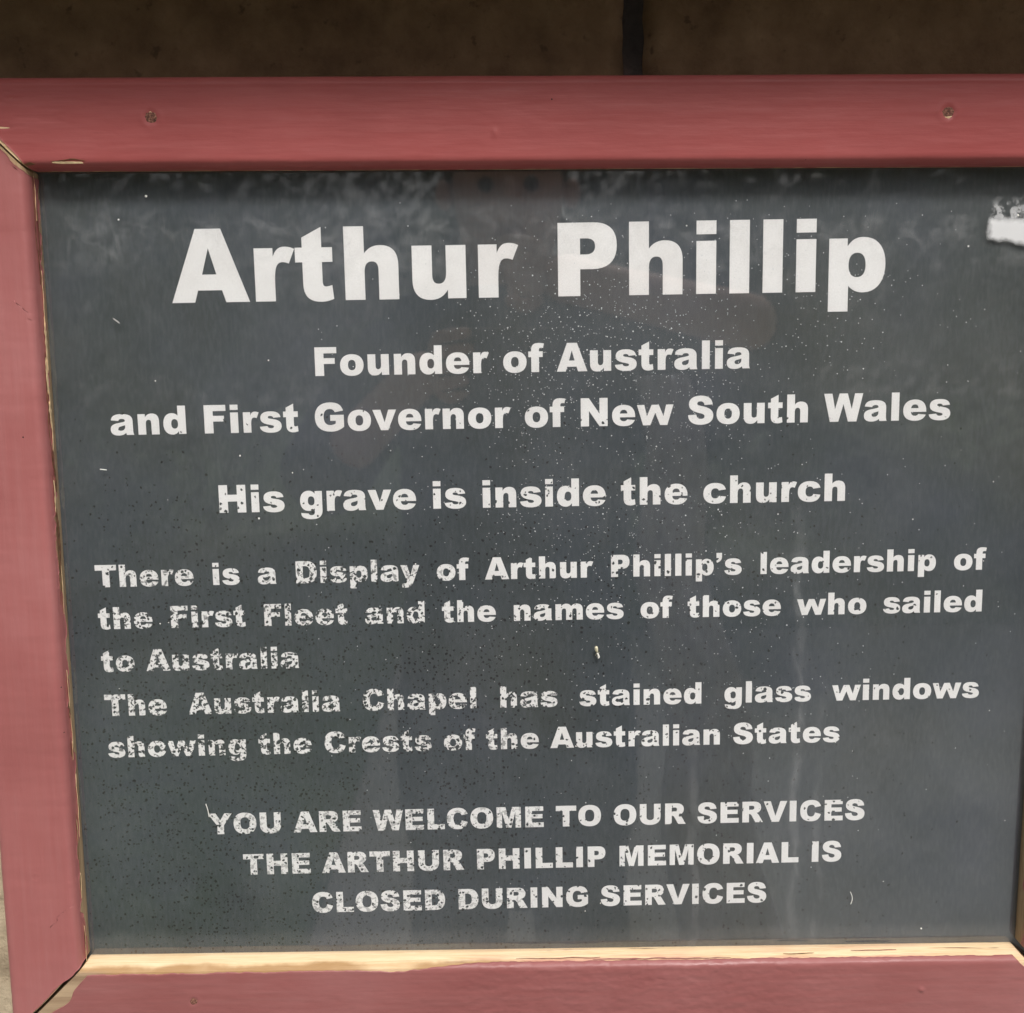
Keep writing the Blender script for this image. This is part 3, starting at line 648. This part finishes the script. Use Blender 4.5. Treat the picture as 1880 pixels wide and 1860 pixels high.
# ================================================================ LETTERING
# outlines on a 1000-unit em. M/L lines, C cubic, h = curve leaving horizontally and arriving vertically, v = the reverse
G = {
'A': (778, "M2 0L264 716L516 716L776 0L540 0L503 118L265 118L229 0ZM313 273L455 273L384 528Z"),
'C': (778, "M536 291L729 232C686 70 590 -12 403 -12C170 -12 44 115 44 357C44 600 175 728 412 728C585 728 680 660 728 516L533 473C517 535 475 564 415 564C315 564 265 490 265 358C265 210 315 152 407 152C475 152 518 195 536 291Z"),
'D': (778, "M73 716L402 716C610 716 735 590 735 361C735 115 620 0 402 0L73 0ZM295 554L349 554C465 554 513 500 513 358C513 200 462 162 353 162L295 162Z"),
'E': (722, "M73 716L666 716L666 563L295 563L295 449L639 449L639 303L295 303L295 162L677 162L677 0L73 0Z"),
'F': (667, "M74 716L622 716L622 562L296 562L296 442L574 442L574 298L296 298L296 0L74 0Z"),
'G': (833, "M431 261L431 411L775 411L775 104C670 25 580 -12 441 -12C180 -12 43 120 43 360C43 590 185 728 425 728C625 728 720 665 762 517L549 479C532 533 490 562 424 562C320 562 264 495 264 364C264 220 322 154 430 154C478 154 520 166 567 194L567 261Z"),
'H': (833, "M74 716L296 716L296 465L538 465L538 716L760 716L760 0L538 0L538 289L296 289L296 0L74 0Z"),
'I': (389, "M84 716L306 716L306 0L84 0Z"),
'L': (667, "M73 716L294 716L294 176L640 176L640 0L73 0Z"),
'M': (944, "M74 716L366 716L474 280L583 716L872 716L872 0L692 0L692 546L552 0L389 0L250 546L250 0L74 0Z"),
'N': (833, "M75 716L282 716L551 320L551 716L759 716L759 0L551 0L283 393L283 0L75 0Z"),
'O': (833, "M43 357C43 595 182 728 416 728C655 728 790 598 790 362C790 125 660 -12 418 -12C170 -12 43 130 43 357ZM264 358C264 210 320 152 417 152C517 152 569 208 569 366C569 505 512 564 415 564C320 564 264 503 264 358Z"),
'P': (722, "M74 716L430 716C590 716 662 635 662 492C662 345 580 262 420 262L296 262L296 0L74 0ZM296 562L358 562C425 562 446 530 446 485C446 435 415 406 350 406L296 406Z"),
'R': (778, "M73 716L443 716C610 716 692 640 692 515C692 410 635 345 535 320C580 305 600 280 630 228L758 0L508 0L398 208C368 265 345 290 300 291L294 291L294 0L73 0ZM295 575L388 575C445 575 468 548 468 508C468 455 435 436 388 436L295 436Z"),
'S': (722, "M33 237L244 250C252 175 290 138 363 138C425 138 455 165 455 202C455 240 425 262 340 282C140 330 55 395 55 515C55 640 160 728 350 728C550 728 645 650 660 502L451 490C444 555 410 583 347 583C293 583 266 558 266 525C266 497 288 484 370 466C600 415 677 345 677 222C677 75 560 -12 360 -12C150 -12 42 75 33 237Z"),
'T': (722, "M25 716L698 716L698 539L472 539L472 0L251 0L251 539L25 539Z"),
'U': (833, "M538 716L759 716L759 289C759 100 640 -12 420 -12C190 -12 73 100 73 289L73 716L294 716L294 270C294 195 335 155 416 155C497 155 538 195 538 270Z"),
'V': (778, "M-1 716L231 716L392 201L551 716L776 716L510 0L270 0Z"),
'W': (1000, "M5 716L214 716L289 316L399 716L607 716L717 316L792 716L1000 716L843 0L627 0L503 450L379 0L163 0Z"),
'Y': (778, "M-1 716L245 716L389 474L534 716L778 716L500 300L500 0L278 0L278 300Z"),
'a': (667, "M238 357L51 376C68 480 140 531 318 531C510 531 598 478 598 345L598 110C598 60 605 30 620 0L434 0C426 17 422 33 421 56C368 8 312 -12 230 -12C95 -12 33 50 33 140C33 235 88 280 225 303C330 320 365 330 403 346C403 390 385 408 328 408C272 408 250 393 238 357ZM403 250C365 235 325 226 285 215C245 205 229 188 229 158C229 127 252 108 293 108C360 108 403 150 403 215Z"),
'c': (667, "M438 194L624 172C595 50 510 -12 345 -12C145 -12 38 90 38 258C38 425 150 531 340 531C500 531 590 475 620 358L434 333C424 372 395 391 345 391C277 391 237 345 237 257C237 170 277 128 343 128C395 128 428 150 438 194Z"),
'd': (667, "M605 716L605 0L421 0L421 77C378 15 330 -12 262 -12C120 -12 36 95 36 257C36 425 120 531 255 531C315 531 366 510 407 464L407 716ZM235 257C235 178 268 138 322 138C375 138 407 180 407 262C407 340 375 379 320 379C268 379 235 340 235 257Z"),
'e': (667, "M628 214L236 214C241 150 278 115 340 115C378 115 405 130 428 160L618 140C572 38 485 -12 345 -12C145 -12 38 85 38 260C38 425 150 531 335 531C530 531 628 415 628 238ZM430 310C422 372 393 405 335 405C277 405 245 372 238 310Z"),
'f': (389, "M277 0L80 0L80 376L8 376L8 519L80 519L80 545C80 680 140 728 270 728C315 728 360 723 405 712L383 600C365 603 348 604 335 604C293 604 277 590 277 545L277 519L373 519L373 376L277 376Z"),
'g': (667, "M421 519L605 519L605 30C605 -135 515 -210 322 -210C145 -210 58 -155 56 -60L57 -42L247 -64C255 -92 275 -104 318 -104C385 -104 407 -72 407 -10L407 72C365 28 320 6 262 6C120 6 38 105 38 268C38 430 125 531 262 531C330 531 378 505 421 450ZM238 264C238 190 270 150 325 150C378 150 408 190 408 268C408 345 376 384 322 384C268 384 238 345 238 264Z"),
'h': (667, "M62 0L62 716L260 716L260 452C300 508 355 531 420 531C535 531 597 465 597 340L597 0L399 0L399 285C399 345 380 374 335 374C290 374 260 345 260 268L260 0Z"),
'i': (333, "M67 716L265 716L265 583L67 583ZM67 519L265 519L265 0L67 0Z"),
'l': (333, "M67 716L265 716L265 0L67 0Z"),
'm': (1000, "M62 0L62 519L246 519L246 444C292 507 345 531 410 531C485 531 535 505 563 444C618 507 670 531 735 531C855 531 938 468 938 330L938 0L740 0L740 296C740 347 720 375 680 375C628 375 600 338 600 275L600 0L402 0L402 300C402 350 382 375 343 375C292 375 262 338 262 275L262 0Z"),
'n': (667, "M62 0L62 519L246 519L246 435C292 505 345 531 420 531C535 531 597 465 597 335L597 0L399 0L399 285C399 345 380 374 335 374C290 374 260 345 260 262L260 0Z"),
'o': (667, "M38 258C38 425 150 531 333 531C525 531 630 425 630 262C630 95 520 -12 335 -12C145 -12 38 92 38 258ZM237 259C237 175 275 130 334 130C395 130 431 175 431 261C431 345 393 389 335 389C275 389 237 345 237 259Z"),
'p': (667, "M62 -198L62 519L246 519L246 442C290 507 335 531 405 531C545 531 630 425 630 262C630 95 545 -12 412 -12C350 -12 300 10 261 55L261 -198ZM260 260C260 340 292 378 346 378C400 378 431 338 431 256C431 178 400 139 347 139C292 139 260 178 260 260Z"),
'r': (444, "M57 0L57 519L243 519L243 434C270 505 303 531 362 531C395 531 425 524 458 508L400 366C376 377 354 381 337 381C280 381 255 335 255 175L255 0Z"),
's': (611, "M28 143L222 160C230 120 262 105 312 105C360 105 385 118 385 143C385 168 360 176 270 193C115 222 50 265 50 365C50 475 140 531 300 531C465 531 540 485 562 382L378 366C372 398 345 414 300 414C260 414 238 402 238 380C238 357 258 350 338 338C510 313 580 265 580 160C580 50 485 -12 315 -12C140 -12 45 40 28 143Z"),
't': (444, "M284 716L284 519L389 519L389 376L284 376L284 200C284 158 290 137 318 137C332 137 352 141 378 151L392 15C350 -3 310 -12 268 -12C150 -12 90 40 90 170L90 376L19 376L19 519L90 519L90 616Z"),
'u': (667, "M601 519L601 0L417 0L417 84C371 14 318 -12 243 -12C128 -12 66 54 66 184L66 519L264 519L264 234C264 174 283 145 328 145C373 145 403 174 403 257L403 519Z"),
'v': (611, "M3 519L208 519L306 200L407 519L607 519L393 0L208 0Z"),
'w': (944, "M6 519L194 519L261 226L380 519L562 519L684 226L750 519L938 519L781 0L598 0L472 312L346 0L163 0Z"),
'y': (611, "M3 519L212 519L317 177L414 519L609 519L405 -32C368 -135 310 -210 180 -210C140 -210 90 -205 48 -195L50 -62C72 -70 100 -73 130 -73C170 -73 195 -50 208 0Z"),
'\u2019': (278, "M51 716L227 716L227 590C227 492 172 432 68 398L44 464C96 485 124 515 130 552L51 552Z"),
' ': (333, ""),
}
import re
def outlines(ch):
    loops, cur = [], []
    for op, body in re.findall(r"([MLCZ])([^MLCZ]*)", G[ch][1]):
        v = [float(q) for q in body.split()]
        if op == 'M': cur = [(v[0], v[1])]
        elif op == 'L': cur.append((v[0], v[1]))
        elif op == 'C':
            x0, y0 = cur[-1]
            for k in range(1, 10):
                t = k / 9; a = 1 - t
                cur.append((a**3 * x0 + 3 * a*a*t * v[0] + 3 * a*t*t * v[2] + t**3 * v[4], a**3 * y0 + 3 * a*a*t * v[1] + 3 * a*t*t * v[3] + t**3 * v[5]))
        elif op == 'Z':
            if math.dist(cur[0], cur[-1]) < 1e-6: cur.pop()
            loops.append(cur); cur = []
    return loops
OUT = {ch: outlines(ch) for ch in G}
M_LET = letters_mat()
def adv(s): return sum(G[c][0] for c in s)
def lettering(text, x0, z0, em, width=None, label=None):
    cu = bpy.data.curves.new("lettering", 'CURVE'); cu.dimensions = '2D'; cu.fill_mode = 'BOTH'; cu.extrude = .00005
    e = em / 1000; extra = 0.0
    if width: extra = (width - adv(text) * e) / text.count(' ')
    x = x0
    for ch in text:
        for lp in OUT[ch]:
            s_ = cu.splines.new('POLY'); s_.use_cyclic_u = True; s_.points.add(len(lp) - 1)
            for k, (px, py) in enumerate(lp): s_.points[k].co = (x + px * e, z0 + py * e, 0, 1)
        x += G[ch][0] * e + (extra if ch == ' ' else 0)
    t_ = bpy.data.objects.new("t", cu); C.objects.link(t_)
    me = bpy.data.meshes.new_from_object(t_.evaluated_get(bpy.context.evaluated_depsgraph_get())); bpy.data.objects.remove(t_)
    me.transform(Matrix(((1, 0, 0, 0), (0, 0, -1, 0), (0, 1, 0, 0), (0, 0, 0, 1))))
    o = link("lettering", me, M_LET, panel, loc=(.0180, .0, .2900), rot=(0, -A, 0))
    if label: o['label'] = label
E3 = .01972
lettering("Arthur Phillip", .05885, .13097, .06058, label="large title line of white lettering")
lettering("Founder of Australia", .14149, .08570, .02419)
lettering("and First Governor of New South Wales", .01581, .05190, .02419)
lettering("His grave is inside the church", .07855, .00244, .02414)
lettering("There is a Display of Arthur Phillip\u2019s leadership of", 0, -.04317, E3, .56)
lettering("the First Fleet and the names of those who sailed", 0, -.07020, E3, .56)
lettering("to Australia", 0, -.09790, E3)
lettering("The Australia Chapel has stained glass windows", 0, -.12698, E3, .56)
lettering("showing the Crests of the Australian States", 0, -.15463, E3)
lettering("YOU ARE WELCOME TO OUR SERVICES", .06171, -.20804, E3)
lettering("THE ARTHUR PHILLIP MEMORIAL IS", .08229, -.23638, E3)
lettering("CLOSED DURING SERVICES", .12542, -.26388, E3)

# ================================================================ small dry husk stuck to the glass
def husk():
    root = link("insect_husk", None, loc=(.3135, GF - .0003, -.0900))
    tag(root, "tiny pale dried insect husk stuck to the glass below the word names", "insect")
    mw = NT("husk_pale"); mw.set(Base_Color=mw.ramp(mw.noise(1500, 3), [(.35, (.30, .27, .15)), (.65, (.72, .68, .52))]), Roughness=.7)
    mt = NT("husk_white"); mt.set(Base_Color=(.80, .78, .72), Roughness=.6)
    skin("abdomen", [(0, -.0008, .0034, .0006), (-.0001, -.0010, .0022, .0013), (.0001, -.0009, .0006, .0011), (.0006, -.0007, -.0010, .0006)], [(0, 1), (1, 2), (2, 3)], mw.m, root, 2)
    skin("thorax", [(.0006, -.0007, -.0010, .0005), (.0012, -.0007, -.0026, .0006), (.0018, -.0006, -.0040, .0006), (.0009, -.0006, -.0047, .0004)], [(0, 1), (1, 2), (2, 3)], mt.m, root, 2)
    for a, b in (((.0008, -.0016), (.0020, -.0006)), ((.0003, -.0012), (-.0006, -.0030)), ((.0012, -.0030), (.0002, -.0040))):
        skin("leg", [(a[0], -.0004, a[1], .00018), (b[0], -.0003, b[1], .00014)], [(0, 1)], mw.m, root, 1)
husk()
